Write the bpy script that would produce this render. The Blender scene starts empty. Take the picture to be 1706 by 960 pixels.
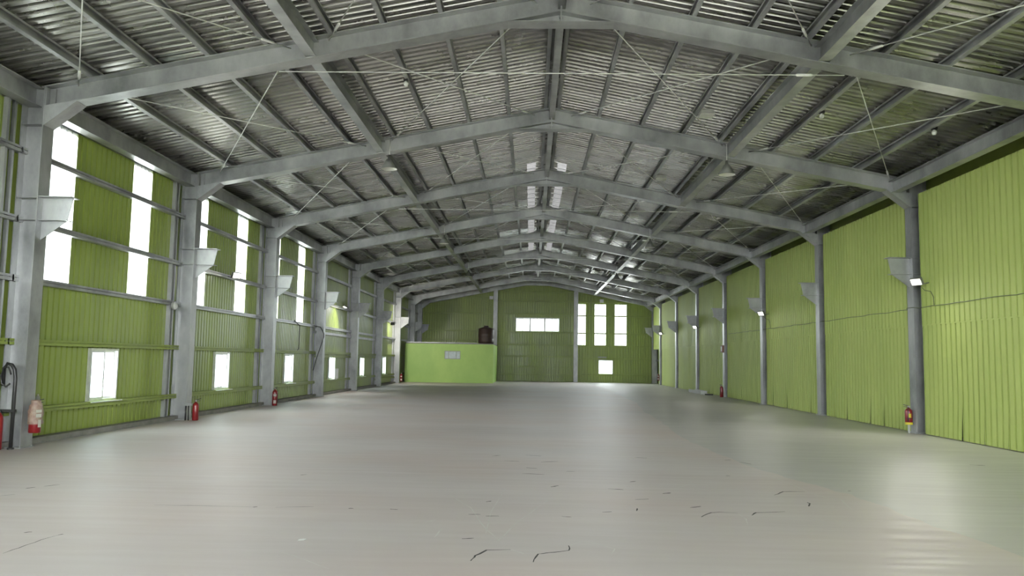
import bpy, math, random
from mathutils import Vector, Matrix

random.seed(7)
scene = bpy.context.scene
C = scene.collection

# ------------------------------------------------------------------ camera
F_PX, PITCH, YAW, ROLL, CAM_H = 1324.98, 0.090631, -0.024739, 0.016280, 1.50925
cyw, syw, cp, sp = math.cos(YAW), math.sin(YAW), math.cos(PITCH), math.sin(PITCH)
fwd = Vector((syw * cp, cyw * cp, sp))
rgt = Vector((cyw, -syw, 0))
upv = rgt.cross(fwd)
r2 = math.cos(ROLL) * rgt + math.sin(ROLL) * upv
u2 = -math.sin(ROLL) * rgt + math.cos(ROLL) * upv
cam = bpy.data.cameras.new('camera')
cam.sensor_width = 36.0
cam.lens = F_PX / 1706 * 36.0
cam.clip_end = 500
cam_o = bpy.data.objects.new('camera', cam)
cam_o.matrix_world = Matrix(((r2.x, u2.x, -fwd.x, 0), (r2.y, u2.y, -fwd.y, 0), (r2.z, u2.z, -fwd.z, CAM_H), (0, 0, 0, 1)))
C.objects.link(cam_o)
scene.camera = cam_o

# ------------------------------------------------------------------ sky (bright overcast), exposure
W = bpy.data.worlds.new('overcast_sky')
scene.world = W
W.use_nodes = True
bg = W.node_tree.nodes['Background']
bg.inputs['Color'].default_value = (0.93, 0.97, 1.0, 1)
bg.inputs['Strength'].default_value = 20.0
scene.view_settings.view_transform = 'Standard'
scene.view_settings.look = 'None'
scene.view_settings.gamma = 1.0
scene.view_settings.use_curve_mapping = False
scene.view_settings.exposure = 0.8
scene.cycles.use_denoising = True
scene.cycles.max_bounces = 10
scene.cycles.diffuse_bounces = 6
scene.cycles.glossy_bounces = 4
scene.cycles.transparent_max_bounces = 12
scene.cycles.sample_clamp_indirect = 6.0
scene.cycles.sample_clamp_direct = 2.5
scene.cycles.caustics_reflective = False
scene.cycles.caustics_refractive = False


def portal(cx, cy, cz, sx, sy, direction, name='daylight_opening'):
    """marks an opening through which daylight enters (gives no light of its own)"""
    l = bpy.data.lights.new(name, 'AREA')
    l.shape = 'RECTANGLE'
    l.size, l.size_y = sx, sy
    l.cycles.is_portal = True
    o = bpy.data.objects.new(name, l)
    o.location = (cx, cy, cz)
    o.rotation_euler = Vector(direction).to_track_quat('-Z', 'Z').to_euler()
    C.objects.link(o)


# ------------------------------------------------------------------ main measures (metres)
Y1, SP = 12.463, 6.0                 # near flange edge of the first frame in view, frame spacing
XL, XR, XC = -7.985, 8.7885, 0.42    # inner flange faces, ridge line
FW = 0.30                            # flange width of columns and rafters
SL = 0.1975                          # roof slope
ZA = 7.17                            # rafter underside at the ridge
RD = 0.35                            # rafter depth
YEND = 58.0                          # end frame
YFRONT = -5.5
XWL, XWR = -8.42, 8.87               # inner faces of the side claddings
LIGHT_BAND = (-8.0, 8.8, 5.6)              # daylight band added to the unseen front wall: x0, x1, head height
DSILL = 2.3                          # and its sill height


def fy(i):
    return YEND if i == 9 else Y1 + SP * (i - 1)


def zb(x):                           # rafter underside
    return ZA - SL * abs(x - XC)


ORD = ['', 'first', 'second', 'third', 'fourth', 'fifth', 'sixth', 'seventh', 'eighth', 'ninth', 'tenth']
portal((LIGHT_BAND[0] + LIGHT_BAND[1]) / 2, YFRONT, (DSILL + LIGHT_BAND[2]) / 2, LIGHT_BAND[1] - LIGHT_BAND[0], LIGHT_BAND[2] - DSILL, (0, 1, 0), 'added_front_opening_offscreen')  # opening invented behind the camera to admit daylight

# ------------------------------------------------------------------ materials
def new_mat(name):
    m = bpy.data.materials.new(name)
    m.use_nodes = True
    nt = m.node_tree
    return m, nt, nt.nodes['Principled BSDF']


def noise_mat(name, c1, c2, scale=1.5, rough=(0.4, 0.55), metal=0.0, stretch=(1, 1, 1), bump=0.0, detail=6, spec=0.5, lo=0.3, hi=0.7, bscale=40):
    m, nt, b = new_mat(name)
    N, L = nt.nodes, nt.links
    g = N.new('ShaderNodeNewGeometry')
    mp = N.new('ShaderNodeMapping')
    mp.inputs['Scale'].default_value = stretch
    L.new(g.outputs['Position'], mp.inputs['Vector'])
    n = N.new('ShaderNodeTexNoise')
    n.inputs['Scale'].default_value = scale
    n.inputs['Detail'].default_value = detail
    n.inputs['Roughness'].default_value = 0.62
    L.new(mp.outputs['Vector'], n.inputs['Vector'])
    r = N.new('ShaderNodeValToRGB')
    r.color_ramp.elements[0].position, r.color_ramp.elements[1].position = lo, hi
    r.color_ramp.elements[0].color = (*c1, 1)
    r.color_ramp.elements[1].color = (*c2, 1)
    L.new(n.outputs['Fac'], r.inputs['Fac'])
    L.new(r.outputs['Color'], b.inputs['Base Color'])
    mr = N.new('ShaderNodeMapRange')
    mr.inputs['To Min'].default_value, mr.inputs['To Max'].default_value = rough
    mr.inputs['From Min'].default_value, mr.inputs['From Max'].default_value = lo, hi
    L.new(n.outputs['Fac'], mr.inputs['Value'])
    L.new(mr.outputs['Result'], b.inputs['Roughness'])
    b.inputs['Metallic'].default_value = metal
    b.inputs['Specular IOR Level'].default_value = spec
    if bump:
        n2 = N.new('ShaderNodeTexNoise')
        n2.inputs['Scale'].default_value = bscale
        L.new(mp.outputs['Vector'], n2.inputs['Vector'])
        bp = N.new('ShaderNodeBump')
        bp.inputs['Strength'].default_value = bump
        bp.inputs['Distance'].default_value = 0.02
        L.new(n2.outputs['Fac'], bp.inputs['Height'])
        L.new(bp.outputs['Normal'], b.inputs['Normal'])
    return m


def plain(name, col, rough=0.5, metal=0.0, spec=0.5):
    d = tuple(max(0, c * 0.85) for c in col)
    u = tuple(min(1, c * 1.12) for c in col)
    return noise_mat(name, d, u, 6, (rough * 0.9, min(1, rough * 1.1)), metal, spec=spec)


M = {}
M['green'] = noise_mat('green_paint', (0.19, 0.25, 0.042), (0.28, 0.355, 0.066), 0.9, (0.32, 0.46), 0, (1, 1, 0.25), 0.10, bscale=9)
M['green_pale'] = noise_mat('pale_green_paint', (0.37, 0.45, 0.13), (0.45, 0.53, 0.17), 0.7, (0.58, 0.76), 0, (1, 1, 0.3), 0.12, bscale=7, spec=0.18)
M['green_girt'] = noise_mat('green_girt_paint', (0.19, 0.25, 0.042), (0.28, 0.355, 0.066), 2, (0.4, 0.55))
M['room_green'] = noise_mat('render_green_paint', (0.36, 0.56, 0.14), (0.47, 0.66, 0.19), 0.8, (0.5, 0.65), 0, (1, 1, 0.6), 0.1, bscale=6)
M['galv'] = noise_mat('galvanised_steel', (0.19, 0.195, 0.195), (0.50, 0.51, 0.505), 1.1, (0.34, 0.50), 0.6, (1, 1, 0.6), 0.02)
M['galv_roof'] = M['purlin'] = M['girt'] = M['galv']          # the whole frame is the same galvanised steel
M['roof'] = noise_mat('roof_sheet_steel', (0.165, 0.162, 0.148), (0.345, 0.337, 0.312), 0.55, (0.18, 0.36), 0.78, (0.6, 1.6, 1), 0.03, bscale=4)
M['rod'] = plain('rod_steel', (0.80, 0.81, 0.78), 0.45, 0.1)
M['kerb'] = noise_mat('kerb_concrete', (0.17, 0.168, 0.15), (0.29, 0.285, 0.26), 3, (0.8, 0.95))
M['white'] = plain('white_frame', (0.78, 0.79, 0.78), 0.4)
M['cream'] = plain('cream_plastic', (0.66, 0.65, 0.60), 0.5)
M['red'] = plain('red_enamel', (0.17, 0.008, 0.010), 0.3)
M['black'] = plain('black_rubber', (0.018, 0.018, 0.018), 0.45)
M['yellow'] = plain('yellow_print', (0.72, 0.62, 0.05), 0.45)
M['brass'] = plain('valve_metal', (0.55, 0.54, 0.50), 0.35, 0.8)
M['bag'] = noise_mat('dusty_plastic_bag', (0.15, 0.07, 0.05), (0.34, 0.27, 0.21), 14, (0.35, 0.6))
M['wire'] = plain('cable_sheath', (0.10, 0.12, 0.05), 0.6)
M['tank'] = noise_mat('stained_tank_plastic', (0.030, 0.018, 0.014), (0.075, 0.045, 0.035), 2.5, (0.4, 0.6), 0, (1, 1, 0.2))
M['lamp_shade'] = plain('lamp_shade_grey', (0.16, 0.165, 0.15), 0.5, 0.4)
M['lamp_inner'] = plain('lamp_reflector', (0.72, 0.72, 0.68), 0.35, 0.2)
M['box'] = plain('grey_box', (0.36, 0.36, 0.34), 0.5)
M['crack'] = plain('crack_dark', (0.035, 0.033, 0.03), 0.9)
M['flake'] = plain('flake_light', (0.60, 0.59, 0.55), 0.8)
M['rust'] = plain('rust_red_box', (0.17, 0.08, 0.05), 0.6)
M['frost'] = plain('frosted_glass', (0.60, 0.68, 0.70), 0.3)


def see_through(name, tint, f_clear, f_gloss, rough):
    m = bpy.data.materials.new(name)
    m.use_nodes = True
    nt = m.node_tree
    N, L = nt.nodes, nt.links
    for n in list(N):
        N.remove(n)
    out = N.new('ShaderNodeOutputMaterial')
    tr = N.new('ShaderNodeBsdfTransparent')
    tr.inputs['Color'].default_value = (*tint, 1)
    tl = N.new('ShaderNodeBsdfTranslucent')
    tl.inputs['Color'].default_value = (*tint, 1)
    gl = N.new('ShaderNodeBsdfGlossy')
    gl.inputs['Roughness'].default_value = rough
    n = N.new('ShaderNodeTexNoise')
    n.inputs['Scale'].default_value = 3.0
    g = N.new('ShaderNodeNewGeometry')
    L.new(g.outputs['Position'], n.inputs['Vector'])
    mr = N.new('ShaderNodeMapRange')
    mr.inputs['To Min'].default_value, mr.inputs['To Max'].default_value = f_clear - 0.04, f_clear + 0.04
    L.new(n.outputs['Fac'], mr.inputs['Value'])
    m1 = N.new('ShaderNodeMixShader')
    L.new(mr.outputs['Result'], m1.inputs['Fac'])
    L.new(tl.outputs[0], m1.inputs[1])
    L.new(tr.outputs[0], m1.inputs[2])
    m2 = N.new('ShaderNodeMixShader')
    m2.inputs['Fac'].default_value = f_gloss
    L.new(m1.outputs[0], m2.inputs[1])
    L.new(gl.outputs[0], m2.inputs[2])
    L.new(m2.outputs[0], out.inputs['Surface'])
    return m


M['trans'] = see_through('translucent_sheet', (0.92, 0.94, 0.93), 0.72, 0.04, 0.3)
M['glass'] = see_through('window_glass', (0.93, 0.96, 0.95), 0.94, 0.05, 0.05)
M['frost_glass'] = see_through('frosted_window_glass', (0.80, 0.90, 0.90), 0.45, 0.05, 0.2)
M['skylight'] = see_through('dusty_skylight_sheet', (0.055, 0.053, 0.051), 0.6, 0.03, 0.3)


def emit_mat(name, col, s):
    m, nt, b = new_mat(name)
    b.inputs['Base Color'].default_value = (*col, 1)
    b.inputs['Emission Color'].default_value = (*col, 1)
    b.inputs['Emission Strength'].default_value = s
    return m


M['led'] = emit_mat('led_panel', (1.0, 0.98, 0.90), 40)


def floor_mat(name, c_lo, c_hi, c_dust, rough, warm):
    m, nt, b = new_mat(name)
    N, L = nt.nodes, nt.links
    g = N.new('ShaderNodeNewGeometry')
    mp = N.new('ShaderNodeMapping')
    mp.inputs['Scale'].default_value = (0.22, 0.5, 1)
    L.new(g.outputs['Position'], mp.inputs['Vector'])
    n1 = N.new('ShaderNodeTexNoise')
    n1.inputs['Scale'].default_value = 1.0
    n1.inputs['Detail'].default_value = 8
    L.new(mp.outputs['Vector'], n1.inputs['Vector'])
    r1 = N.new('ShaderNodeValToRGB')
    r1.color_ramp.elements[0].position, r1.color_ramp.elements[1].position = 0.3, 0.72
    r1.color_ramp.elements[0].color, r1.color_ramp.elements[1].color = (*c_lo, 1), (*c_hi, 1)
    L.new(n1.outputs['Fac'], r1.inputs['Fac'])
    n2 = N.new('ShaderNodeTexNoise')       # warm dusty wear
    n2.inputs['Scale'].default_value = 0.32
    n2.inputs['Detail'].default_value = 4
    L.new(g.outputs['Position'], n2.inputs['Vector'])
    mr = N.new('ShaderNodeMapRange')
    mr.inputs['From Min'].default_value, mr.inputs['From Max'].default_value = 0.42, 0.68
    mr.inputs['To Max'].default_value = warm
    L.new(n2.outputs['Fac'], mr.inputs['Value'])
    mx = N.new('ShaderNodeMixRGB')
    mx.inputs['Color2'].default_value = (*c_dust, 1)
    L.new(mr.outputs['Result'], mx.inputs['Fac'])
    L.new(r1.outputs['Color'], mx.inputs['Color1'])
    n3 = N.new('ShaderNodeTexNoise')       # fine trowel streaks across the hall
    n3.inputs['Scale'].default_value = 1.0
    n3.inputs['Detail'].default_value = 5
    mp3 = N.new('ShaderNodeMapping')
    mp3.inputs['Scale'].default_value = (0.7, 7, 1)
    L.new(g.outputs['Position'], mp3.inputs['Vector'])
    L.new(mp3.outputs['Vector'], n3.inputs['Vector'])
    mr3 = N.new('ShaderNodeMapRange')
    mr3.inputs['From Min'].default_value, mr3.inputs['From Max'].default_value = 0.3, 0.7
    mr3.inputs['To Min'].default_value, mr3.inputs['To Max'].default_value = rough
    L.new(n3.outputs['Fac'], mr3.inputs['Value'])
    L.new(mr3.outputs['Result'], b.inputs['Roughness'])
    L.new(mx.outputs['Color'], b.inputs['Base Color'])
    bp = N.new('ShaderNodeBump')
    bp.inputs['Strength'].default_value = 0.22
    bp.inputs['Distance'].default_value = 0.01
    L.new(n3.outputs['Fac'], bp.inputs['Height'])
    L.new(bp.outputs['Normal'], b.inputs['Normal'])
    return m


M['floor_base'] = floor_mat('smooth_concrete', (0.40, 0.39, 0.37), (0.46, 0.45, 0.43), (0.44, 0.41, 0.39), (0.36, 0.50), 0.4)
M['floor_coat'] = floor_mat('worn_concrete_coating', (0.49, 0.445, 0.425), (0.57, 0.525, 0.505), (0.53, 0.445, 0.405), (0.42, 0.58), 0.8)
M['ground'] = floor_mat('yard_concrete', (0.20, 0.20, 0.19), (0.26, 0.26, 0.24), (0.24, 0.22, 0.20), (0.7, 0.9), 0.5)

# ------------------------------------------------------------------ mesh helpers
ORG = {}


class MB:
    def __init__(s):
        s.v, s.f, s.sm = [], [], []

    def add(s, vs, fs, smooth=False):
        n = len(s.v)
        s.v += [tuple(v) for v in vs]
        s.f += [tuple(i + n for i in f) for f in fs]
        s.sm += [smooth] * len(fs)
        return s

    def box(s, x0, x1, y0, y1, z0, z1):
        vs = [(x, y, z) for z in (z0, z1) for y in (y0, y1) for x in (x0, x1)]
        return s.add(vs, [(0, 2, 3, 1), (4, 5, 7, 6), (0, 1, 5, 4), (2, 6, 7, 3), (0, 4, 6, 2), (1, 3, 7, 5)])

    def obox(s, p0, p1, up, w0, w1, h0, h1):
        p0, p1, up = Vector(p0), Vector(p1), Vector(up)
        d = (p1 - p0).normalized()
        side = d.cross(up).normalized()
        u = side.cross(d).normalized()
        vs = [p + side * w + u * h for p in (p0, p1) for h in (h0, h1) for w in (w0, w1)]
        return s.add(vs, [(0, 1, 3, 2), (4, 6, 7, 5), (0, 4, 5, 1), (2, 3, 7, 6), (0, 2, 6, 4), (1, 5, 7, 3)])

    def prism(s, poly, fn, a, b):
        """poly: 2D outline, fn(u, v, t) -> 3D"""
        n = len(poly)
        vs = [fn(u, v, a) for u, v in poly] + [fn(u, v, b) for u, v in poly]
        fs = [tuple(range(n))[::-1], tuple(range(n, 2 * n))] + [(i, (i + 1) % n, n + (i + 1) % n, n + i) for i in range(n)]
        return s.add(vs, fs)

    def tube(s, path, r, n=6):
        path = [Vector(p) for p in path]
        rings = []
        ref = Vector((0.31, 0.17, 0.93)).normalized()
        for k, p in enumerate(path):
            d = (path[min(k + 1, len(path) - 1)] - path[max(k - 1, 0)]).normalized()
            a = d.cross(ref)
            if a.length < 1e-3:
                a = d.cross(Vector((1, 0, 0)))
            a.normalize()
            b2 = d.cross(a)
            rr = r[k] if isinstance(r, (list, tuple)) else r
            rings.append([p + a * math.cos(t * 2 * math.pi / n) * rr + b2 * math.sin(t * 2 * math.pi / n) * rr for t in range(n)])
        vs = [v for g in rings for v in g]
        fs = []
        for k in range(len(rings) - 1):
            for t in range(n):
                fs.append((k * n + t, k * n + (t + 1) % n, (k + 1) * n + (t + 1) % n, (k + 1) * n + t))
        s.add(vs, fs, True)
        base = len(s.v) - len(vs)
        s.f += [tuple(base + t for t in range(n))[::-1], tuple(base + (len(rings) - 1) * n + t for t in range(n))]
        s.sm += [False, False]
        return s

    def lathe(s, prof, c, n=18, a0=0.0, a1=2 * math.pi, axis='Z'):
        full = abs(a1 - a0 - 2 * math.pi) < 1e-6
        m = n if full else n + 1
        vs = []
        for r, z in prof:
            for t in range(m):
                a = a0 + (a1 - a0) * t / n
                p = (r * math.cos(a), r * math.sin(a), z)
                if axis == 'X':
                    p = (z, p[0], p[1])
                if axis == 'Y':
                    p = (p[0], z, p[1])
                vs.append((c[0] + p[0], c[1] + p[1], c[2] + p[2]))
        fs = []
        for k in range(len(prof) - 1):
            for t in range(n):
                t2 = (t + 1) % m
                fs.append((k * m + t, k * m + t2, (k + 1) * m + t2, (k + 1) * m + t))
        return s.add(vs, fs, True)

    def mesh(s, name, mat):
        me = bpy.data.meshes.new(name)
        me.from_pydata(s.v, [], s.f)
        me.polygons.foreach_set('use_smooth', s.sm)
        me.materials.append(M[mat])
        me.validate()
        me.update()
        return me

    def build(s, name, mat, parent=None):
        if parent is not None:
            o0 = ORG[parent]
            s.v = [(v[0] - o0[0], v[1] - o0[1], v[2] - o0[2]) for v in s.v]
        o = bpy.data.objects.new(name, s.mesh(name, mat))
        C.objects.link(o)
        if parent is not None:
            o.parent = parent
            ORG[o] = ORG[parent]
        else:
            ORG[o] = (0, 0, 0)
        return o


def inst(name, me, pos, parent, scale=None):
    o = bpy.data.objects.new(name, me)
    C.objects.link(o)
    o.parent = parent
    o0 = ORG[parent]
    o.location = (pos[0] - o0[0], pos[1] - o0[1], pos[2] - o0[2])
    if scale:
        o.scale = scale
    ORG[o] = pos
    return o


def tag(o, label, cat, group=None, kind=None):
    o['label'] = label
    o['category'] = cat
    if group:
        o['group'] = group
    if kind:
        o['kind'] = kind
    return o


def thing(name, loc, label, cat, group=None, kind=None):
    o = bpy.data.objects.new(name, None)
    o.empty_display_size = 0.2
    o.location = loc
    C.objects.link(o)
    ORG[o] = tuple(loc)
    return tag(o, label, cat, group, kind)


def ibeam(root, p0, p1, up, depth, fw, tw, tf, mat, h0=0.0):
    MB().obox(p0, p1, up, -tw / 2, tw / 2, h0 + tf, h0 + depth - tf).build('web', mat, root)
    MB().obox(p0, p1, up, -fw / 2, fw / 2, h0 + depth - tf, h0 + depth).build('top_flange', mat, root)
    MB().obox(p0, p1, up, -fw / 2, fw / 2, h0, h0 + tf).build('bottom_flange', mat, root)


def rib_profile(n, pitch, flat, slope, depth):
    """corrugation: wide flats at 0 with n ribs rising to depth (away from the viewer side)"""
    pts = []
    for k in range(n):
        a = k * pitch
        pts += [(a, 0), (a + flat, 0), (a + flat + slope, depth), (a + pitch - slope, depth)]
    pts.append((n * pitch, 0))
    return pts


SHEETS = {}


def wall_sheet_mesh(kind, axis, sgn, n, width, h, mat, vgap=0.0, vside=1):
    """a ribbed wall sheet; local origin at its lower start corner; ribs stand up; axis along 'Y' or 'X'"""
    key = (kind, axis, sgn, n, round(width, 3), round(h, 3), mat, vgap, vside)
    if key in SHEETS:
        return SHEETS[key]
    p = width / n
    prof = rib_profile(n, p, p * 0.72, p * 0.05, 0.060 if sgn > 0 else 0.058)
    zs = [0, h] if not vgap else [0, min(0.35, h * 0.2), min(0.8, h * 0.4), h]
    mb = MB()
    vs = []
    for z in zs:
        f = 0.0
        if vgap and z < 0.8:
            f = vgap * (1 - z / 0.8)
        for a, d in prof:
            t = a / width
            aa = a - f * t if vside > 0 else a + f * (1 - t)
            off = sgn * d - (sgn * 0.018 * (1 - z / 0.8) if vgap and z < 0.8 else 0)
            vs.append((off, aa, z) if axis == 'Y' else (aa, off, z))
    m = len(prof)
    fs = [(k * m + i, k * m + i + 1, (k + 1) * m + i + 1, (k + 1) * m + i) for k in range(len(zs) - 1) for i in range(m - 1)]
    mb.add(vs, fs)
    SHEETS[key] = mb.mesh(kind, mat)
    return SHEETS[key]


# ------------------------------------------------------------------ ground, floor
g = MB().box(-140, 140, -140, 200, -0.45, -0.30).build('yard_ground', 'ground')
tag(g, 'pale concrete yard outside around the hall', 'ground', kind='structure')
floor = MB().box(-8.75, 9.4, YFRONT, 59.2, -0.28, 0.0).build('floor', 'floor_base')
tag(floor, 'smooth grey concrete floor of the hall', 'floor', kind='structure')
edge = [(3.9, 57.6), (4.3, 46), (4.1, 38), (4.0, 30), (3.5, 24.5), (3.32, 20), (3.08, 15.8), (3.18, 14.0), (3.26, 12.0), (3.5, 10.7), (3.8, 9.4), (3.9, 7.5), (4.1, 5.0), (4.2, YFRONT + 0.2)]
jag = []
for k in range(len(edge) - 1):
    (xa, ya), (xb, yb) = edge[k], edge[k + 1]
    nseg = 6 if ya < 32 else 3
    for q in range(nseg):
        t = q / nseg
        jag.append((xa + (xb - xa) * t + random.uniform(-0.05, 0.05), ya + (yb - ya) * t))
jag.append(edge[-1])
poly = [(-8.15, 57.6)] + jag + [(-8.15, YFRONT + 0.2)]
co = MB().prism(poly[::-1], lambda u, v, t: (u, v, t), 0.0, 0.003).build('floor_coating', 'floor_coat', floor)
co['label'] = 'pale worn coating layer with a ragged edge'


def unproj_floor(px, py):
    d = r2 * ((px - 853) / F_PX) + u2 * ((480 - py) / F_PX) + fwd
    t = -CAM_H / d.z
    return d.x * t, d.y * t


def crack(pts, w, mat='crack', name='floor_crack'):
    P = [Vector((*unproj_floor(*p), 0)) for p in pts]
    Q = []
    for k in range(len(P) - 1):
        for q in range(3):
            Q.append(P[k].lerp(P[k + 1], q / 3) + Vector((random.uniform(-1, 1), random.uniform(-1, 1), 0)) * 0.006)
    Q.append(P[-1])
    vs, fs = [], []
    for k, p in enumerate(Q):
        d = (Q[min(k + 1, len(Q) - 1)] - Q[max(k - 1, 0)]).normalized()
        s = Vector((-d.y, d.x, 0))
        ww = w * (0.35 + 0.65 * math.sin(math.pi * (k + 0.4) / len(Q))) * random.uniform(0.6, 1.2)
        vs += [p + s * ww + Vector((0, 0, 0.0045)), p - s * ww + Vector((0, 0, 0.0045))]
    fs = [(2 * k, 2 * k + 1, 2 * k + 3, 2 * k + 2) for k in range(len(Q) - 1)]
    MB().add(vs, fs).build(name, mat, floor)


def cr6(*pts):
    return [(750 + x * 0.5604, 700 + y * 0.5604) for x, y in pts]


def cr5(*pts):
    return [(x * 0.4982, 740 + y * 0.4982) for x, y in pts]


for pts, w in [
    (cr6((60, 420), (75, 405), (110, 388), (180, 387)), 0.010),
    (cr6((245, 425), (262, 400), (290, 397), (355, 390), (352, 375)), 0.011),
    (cr6((965, 225), (990, 214), (1055, 214)), 0.012),
    (cr6((745, 290), (775, 277), (800, 275), (855, 278)), 0.009),
    (cr6((897, 285), (908, 277), (995, 274)), 0.009),
    (cr6((715, 262), (745, 258)), 0.014), (cr6((630, 220), (655, 218)), 0.018), (cr6((470, 206), (515, 208)), 0.012),
    (cr6((550, 238), (590, 236)), 0.011), (cr6((1062, 246), (1070, 250), (1066, 258)), 0.012), (cr6((35, 355), (70, 353)), 0.012),
    (cr6((55, 282), (90, 282)), 0.010), (cr6((105, 287), (145, 287)), 0.010), (cr6((330, 288), (360, 290)), 0.008),
    (cr6((815, 120), (835, 120)), 0.014), (cr6((860, 126), (895, 132)), 0.014), (cr6((1545, 134), (1590, 136)), 0.016),
    (cr6((450, 275), (480, 274)), 0.009), (cr6((215, 160), (280, 163)), 0.014), (cr6((225, 143), (258, 145)), 0.014),
    (cr6((160, 122), (205, 124)), 0.014), (cr6((225, 105), (270, 108)), 0.014), (cr6((270, 126), (320, 124)), 0.012),
    (cr6((345, 154), (370, 154)), 0.012), (cr6((300, 200), (322, 196)), 0.012), (cr6((535, 185), (552, 183)), 0.012),
    (cr6((1180, 212), (1192, 212)), 0.012), (cr6((550, 112), (585, 114)), 0.012), (cr6((125, 108), (150, 106)), 0.012),
    (cr6((105, 245), (122, 242)), 0.010), (cr6((553, 272), (556, 264)), 0.010), (cr6((818, 167), (832, 167)), 0.012),
    (cr5((515, 205), (620, 207), (740, 209), (845, 212)), 0.006), (cr5((845, 213), (860, 211)), 0.014),
    (cr5((920, 213), (1050, 211)), 0.006), (cr5((1165, 217), (1182, 217)), 0.012), (cr5((1303, 219), (1330, 221)), 0.012),
    (cr5((80, 298), (107, 296)), 0.010), (cr5((193, 306), (212, 303)), 0.009), (cr5((85, 150), (118, 146)), 0.011),
    (cr5((145, 143), (200, 137)), 0.010), (cr5((1005, 105), (1025, 103)), 0.011),
    (cr5((10, 368), (60, 350), (140, 322), (205, 304)), 0.005), (cr5((0, 175), (50, 170)), 0.006),
]:
    crack(pts, w)
for pts, w in [
    (cr6((1055, 214), (1110, 230), (1160, 238), (1195, 268)), 0.006), (cr6((352, 375), (395, 362), (440, 370), (490, 385), (480, 400)), 0.006),
    (cr6((180, 387), (220, 400)), 0.007), (cr6((855, 280), (880, 295), (885, 315)), 0.006), (cr6((660, 208), (700, 195), (730, 188)), 0.005),
    (cr6((930, 164), (1000, 185), (1060, 212)), 0.005), (cr6((990, 288), (1025, 292)), 0.006),
    (cr6((0, 225), (60, 262), (110, 330), (150, 362)), 0.005), (cr6((290, 240), (200, 305), (140, 362)), 0.005),
    (cr5((1690, 150), (1640, 230), (1625, 300)), 0.005), (cr5((1430, 262), (1455, 255)), 0.008), (cr5((1450, 315), (1478, 285)), 0.006),
    (cr5((930, 360), (1010, 385), (1100, 420)), 0.005),
]:
    crack(pts, w, 'flake', 'floor_scratch')

# ------------------------------------------------------------------ left wall
wl = thing('wall_left', (XWL, YFRONT, 0), 'green ribbed metal wall with low windows and translucent strips', 'wall', kind='structure')
for i in range(-2, 9):
    y0 = fy(i)
    y1 = fy(i + 1)
    ln = y1 - y0
    strips = i <= 3
    segs = [(0, 0.9, 5, 0), (0.9, 1.74, 5, 1), (1.74, 2.785, 6, 0), (2.785, 3.83, 6, 0), (3.83, 4.66, 5, 1), (4.66, 5.33, 4, 0), (5.33, 6.0, 4, 0)]
    if i == 8:
        segs = [(0, 0.9, 5, 0), (0.9, 1.74, 5, 0), (1.74, 2.785, 6, 0), (2.785, ln + 0.45, 6, 0)]
    for a, b, n, t in segs:
        tr = t and strips
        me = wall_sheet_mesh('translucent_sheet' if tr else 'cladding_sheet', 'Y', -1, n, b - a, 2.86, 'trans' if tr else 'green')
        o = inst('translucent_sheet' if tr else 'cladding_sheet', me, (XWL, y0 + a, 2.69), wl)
        if tr:
            o['label'] = 'white translucent ribbed sheet'
            portal(XWL + 0.02, y0 + (a + b) / 2, 4.06, b - a, 2.7, (1, 0, 0), 'daylight_opening' if i >= 1 else 'wall_strip_left_offscreen')
    has_win = 1 <= i <= 6
    wa, wb = 2.52, 3.56
    low = [(0, 0.84, 5), (0.84, 1.68, 5), (1.68, wa, 5), (wa, wb, 6), (wb, 4.37, 5), (4.37, 5.18, 5), (5.18, 6.0, 5)]
    if i == 8:
        low = [(0, 0.9, 5), (0.9, 1.8, 5), (1.8, ln + 0.45, 10)]
    for a, b, n in low:
        if has_win and a == wa:
            inst('cladding_sheet', wall_sheet_mesh('cladding_sheet', 'Y', -1, n, b - a, 0.50, 'green'), (XWL + 0.004, y0 + a, 0.09), wl)
            inst('cladding_sheet', wall_sheet_mesh('cladding_sheet', 'Y', -1, n, b - a, 1.11, 'green'), (XWL + 0.004, y0 + a, 1.61), wl)
        else:
            inst('cladding_sheet', wall_sheet_mesh('cladding_sheet', 'Y', -1, n, b - a, 2.63, 'green'), (XWL + 0.004, y0 + a, 0.09), wl)
    # girts
    ga, gb = y0 - 0.02, y1 + 0.02
    rows = [(4.74, 'girt'), (3.61, 'girt'), (2.65, 'girt'), (1.63, 'green_girt'), (0.50, 'green_girt')]
    if i >= 4:
        rows += [(2.42, 'girt'), (1.50, 'green_girt')] if i < 6 else [(0.32, 'green_girt')]
    for z, mt in rows:
        prof = [(0, 0), (0.125, 0), (0.125, 0.05), (0.119, 0.05), (0.119, 0.006), (0.006, 0.006), (0.006, 0.094), (0.119, 0.094), (0.119, 0.06), (0.125, 0.06), (0.125, 0.10), (0, 0.10)]
        MB().prism(prof, lambda u, v, t, z=z: (XWL + 0.005 + u, t, z + v), ga, gb).build('girt', mt, wl)
    # slim posts either side of each column
    MB().box(XWL + 0.01, XWL + 0.09, y1 - 0.36, y1 - 0.30, 0.05, 5.55).build('edge_post', 'girt', wl)
    MB().box(XWL + 0.01, XWL + 0.07, y1 - 0.16, y1 - 0.11, 0.05, 5.55).build('edge_post', 'girt', wl)
MB().box(XWL - 0.06, XWL - 0.035, YFRONT, 58.9, 5.5, 6.1).build('eave_flashing', 'galv', wl)
kb = MB().box(XWL - 0.1, XWL + 0.20, YFRONT, 58.5, 0, 0.095).build('baseboard_left', 'kerb')
tag(kb, 'low concrete kerb under the windowed wall', 'kerb', kind='structure')

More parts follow.
